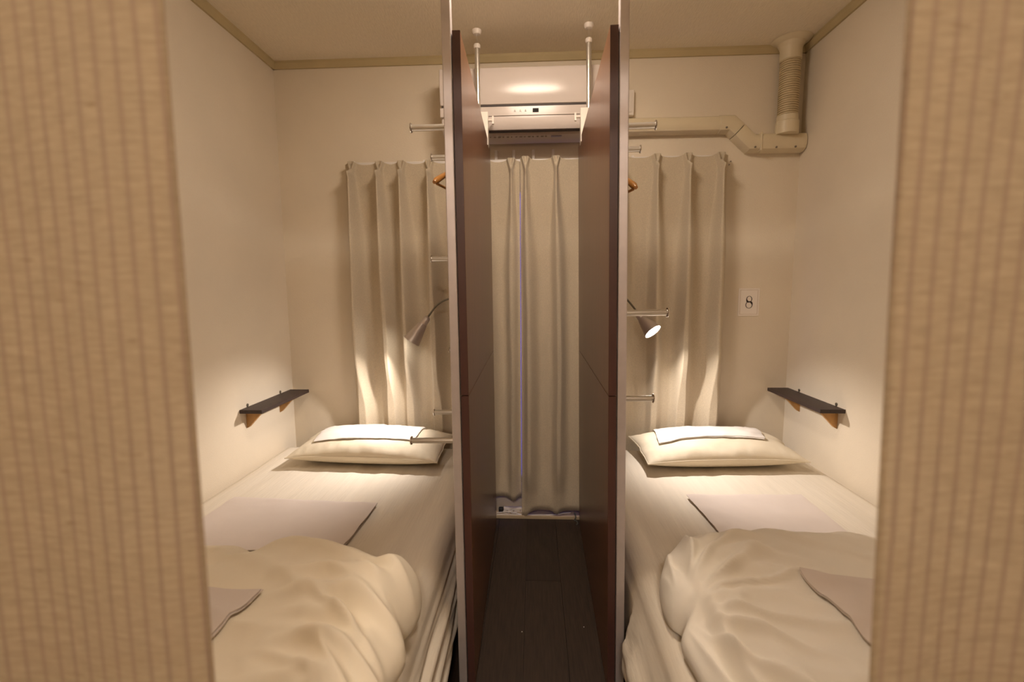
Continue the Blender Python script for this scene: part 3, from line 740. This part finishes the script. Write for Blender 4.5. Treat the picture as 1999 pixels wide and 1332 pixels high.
# the figure 8: two loops, thick along the falling diagonal
def eight():
    mb = MB(); n = 64
    for cz, rx, rz, thick in ((.0150, .0128, .0152, math.radians(232)), (-.0145, .0158, .0172, math.radians(48))):
        vs_, fs = [], []
        for k in range(n):
            a = 2 * PI * k / n; c = max(0, math.cos(a - thick))
            wd = .0010 + .0032 * c ** 5 + .0011 * max(0, abs(math.cos(a)) - .3)
            for q in (1, -1):
                for yy in (YB - .0038, YB - .0028): vs_.append((CX + .001 + (rx + wd * q) * math.cos(a), yy, CZ + cz + (rz + wd * q) * math.sin(a)))
        for k in range(n):
            a, b = k * 4, ((k + 1) % n) * 4
            fs += [(a, b, b + 2, a + 2), (a + 1, a + 3, b + 3, b + 1), (a, a + 1, b + 1, b), (a + 2, b + 2, b + 3, a + 3)]
        mb.add(vs_, fs)
    return mb
eight().build('number_8', 'ink', t)

# ================================================================== WALL SHELVES
def shelf(sd, y0, y1, z, label):
    xw = XL if sd < 0 else XR; d = .105
    t = thing('wall_shelf', (xw, (y0 + y1) / 2, z), label, 'shelf', 'narrow wall shelves at the bed heads')
    a, b = sorted((xw - sd * .0005, xw - sd * d))
    MB().box(a, b, y0, y1, z - .017, z).build('board', 'shelf_wood', t, bevel=.0015)
    for yb in (y0 + .045, y1 - .115):
        p = [(xw - sd * .0005, z - .0175), (xw - sd * .080, z - .0175), (xw - sd * .076, z - .024), (xw - sd * .012, z - .092), (xw - sd * .0005, z - .098)]
        MB().prism_y(p, yb, yb + .016).build('bracket', 'bracket_oak', t, bevel=.001)
    for yb in (y0 + .060, y1 - .10):
        hk = MB().lathe((xw - sd * .0005, yb, z + .008), (-sd, 0, 0), [(0, .0075), (.002, .0075), (.003, .004)], 14)
        hk.box(*sorted((xw - sd * .0005, xw - sd * .003)), yb - .003, yb + .003, z, z + .006)
        hk.build('hanging_eye', 'gooseneck', t, True)
    return t
shelf(-1, 1.945, 2.380, .706, 'dark narrow wooden shelf on oak brackets, above the bed left of the aisle')
shelf(1, 1.945, 2.385, .722, 'dark narrow wooden shelf on oak brackets, above the bed near the number card')

# ================================================================== COAT HANGERS on the far upper pegs
def hanger(loc, rot, drop, fall, bow, label):
    """hook over the peg at loc, shoulders in the y-z plane"""
    t = thing('coat_hanger', loc, label, 'hanger', 'wooden hangers on the pegs')
    L = Vector(loc); pts = []
    for k in range(-14, 15):
        q = k / 14; pts.append(L + Vector((bow * q * q, .205 * q, -drop - fall * abs(q) ** 1.5)))
    rr = [.0080 + .0050 * abs(k / 14) ** 1.5 - (.006 if abs(k) == 14 else 0) for k in range(-14, 15)]
    MB().tube(pts, rr, 14).build('shoulder', 'hanger_wood', t, True, angle=60)
    MB().cyl(L + Vector((bow * .8, -.185, -drop - fall - .002)), L + Vector((bow * .8, .185, -drop - fall - .002)), .0050, 12).build('trouser_bar', 'hanger_wood', t, True)
    hk = [L + Vector((0, 0, -drop)), L + Vector((0, 0, -.035)), L + Vector((0, 0, -.022))]
    for k in range(0, 13):
        a = -PI / 2 + PI * 1.25 * k / 12; hk.append(L + Vector((0, .0135 * math.cos(a), -.0005 + .0135 * math.sin(a))))
    MB().tube(hk, .0018, 8).build('hook', 'chrome', t, True)
    t.rotation_euler = (0, 0, rot)
    return t
hanger((-.312, 1.95, 1.787), -.25, .060, .084, -.012, 'varnished wooden coat hanger peeking out behind the post left of the aisle')
hanger((.312, 1.90, 1.789), .22, .100, .090, .012, 'varnished wooden coat hanger peeking out behind the post near the number card')

# ================================================================== POWER STRIP AND CABLES on the threshold
t = thing('power_strip', (-.12, 2.40, .018), 'white power strip lying on the threshold under the drapes', 'power strip')
MB().box(-.168, -.045, 2.376, 2.402, .0185, .046).build('body', 'white_plastic', t, bevel=.004)
for k in range(3): MB().box(-.150 + k * .036, -.146 + k * .036, 2.3752, 2.3764, .026, .037).build('slot', 'ac_mark', t)
tag(MB().box(-.196, -.1695, 2.378, 2.402, .0195, .042).build('black_plug', 'plug_black', None, bevel=.005), 'black plug at the end of the white power strip', 'plug')
def cable(pts, r, m, label):
    c = curve3(pts); return tag(MB().tube(c, r, 8).build('cable', m, None, True, angle=180), label, 'cable', 'cables on the threshold')
def curve3(pts):
    pts = [Vector(p) for p in pts]; o = []
    for i in range(len(pts) - 1):
        p0, p1, p2, p3 = pts[max(i - 1, 0)], pts[i], pts[i + 1], pts[min(i + 2, len(pts) - 1)]
        for k in range(8):
            s = k / 8; o.append(.5 * ((2 * p1) + (p2 - p0) * s + (2 * p0 - 5 * p1 + 4 * p2 - p3) * s * s + (3 * p1 - p0 - 3 * p2 + p3) * s ** 3))
    return o + [pts[-1]]
zc = .0205
lp = [(-.205, 2.362, zc + .004), (-.18, 2.364, zc + .006)]
for c0, k0 in ((-.150, .018), (-.112, .016)):
    for k in range(11):
        a = PI - 2 * PI * k / 10; lp.append((c0 + k0 * math.cos(a), 2.360 + .005 * math.cos(a * .5), zc + .0115 + .0105 * math.sin(a)))
lp += [(-.085, 2.356, zc + .003), (-.07, 2.353, zc), (-.10, 2.3505, zc), (-.16, 2.352, zc), (-.205, 2.350, zc)]
cable(lp, .0021, 'cable_white',
      'white cable looping in front of the power strip')
cable([(-.05, 2.352, zc), (.0, 2.351, zc), (.05, 2.352, zc), (.10, 2.356, zc), (.14, 2.366, zc), (.16, 2.376, zc), (.20, 2.382, zc)], .0024, 'cable_white',
      'white cable running along the threshold below the lower hem')
cable([(.222, 2.352, .022), (.218, 2.343, .040), (.224, 2.338, .020), (.217, 2.334, .0035), (.226, 2.326, .0035), (.230, 2.300, .0035), (.222, 2.285, .0035)], .0034, 'cable_grey',
      'dark grey cable bunched at the foot of the partition')

# specks of lint on the planks
for (x, y, lb) in ((-.045, 1.524, 'white speck of lint on the dark planks, the one nearer the middle'), (.182, 1.556, 'white speck of lint on the dark planks, the one nearer the partition')):
    tag(MB().lathe((x, y, 0), (0, 0, 1), [(0, .0016), (.0012, .0018), (.0022, .0008)], 7).build('lint_speck', 'linen_white', None, True), lb, 'speck', 'lint specks on the planks')

# ================================================================== DOORWAY CURTAINS (woven cloth close to the camera)
t = thing('curtain_rod', (0, .352, 1.955), 'thin wooden rod carrying the two woven doorway curtains', 'curtain rod')
MB().cyl((-.86, .352, 1.955), (.86, .352, 1.955), .010, 16).build('rod', 'rod_wood', t, True)
for sx in (-.80, .80): MB().box(sx - .01, sx + .01, .340, YF, 1.925, 1.944).build('bracket', 'rod_wood', t, bevel=.002)
def doorway_curtain(xa, xb, inner, sd, label, seed):
    nx, nz = 130, 90; P = np.zeros((nx, nz, 3)); ztop, zb = 1.966, .30
    for i in range(nx):
        s = i / (nx - 1); x = xa + (xb - xa) * s
        for j in range(nz):
            z = ztop - (ztop - zb) * j / (nz - 1); dn = (ztop - z) / (ztop - zb)
            y = .3645 + .010 * dn * math.sin(x * 26 + seed) + .006 * n3(x * 6, z * 1.5, seed)
            if z > 1.935: y = .3655
            xe = inner(z) - inner(1.4); P[i, j] = (x + xe * (1 - abs(x - xb) / abs(xb - xa)), y, z)
    o = MB().grid(P).build('doorway_curtain', 'woven_linen', None, True, angle=180)
    # folded hem along the inner edge
    tag(o, label, 'curtain', 'woven doorway curtains')
    Q = np.zeros((4, nz, 3)); ii = nx - 1
    for j in range(nz):
        b = P[ii, j]
        for k in range(4): Q[k, j] = (b[0] - math.copysign(.0045 * k / 3, xb - xa), b[1] - .0012, b[2])
    MB().grid(Q).build('hem', 'woven_linen', o, True, angle=180)
    return o
doorway_curtain(-.70, -.286, lambda z: -.286 - .008 * (1.45 - z), -1, 'beige striped woven curtain close by, at the left side of the doorway', 1.0)
doorway_curtain(.70, .267, lambda z: .267 + .022 * (1.44 - z) , 1, 'beige striped woven curtain close by, at the right side of the doorway', 4.0)
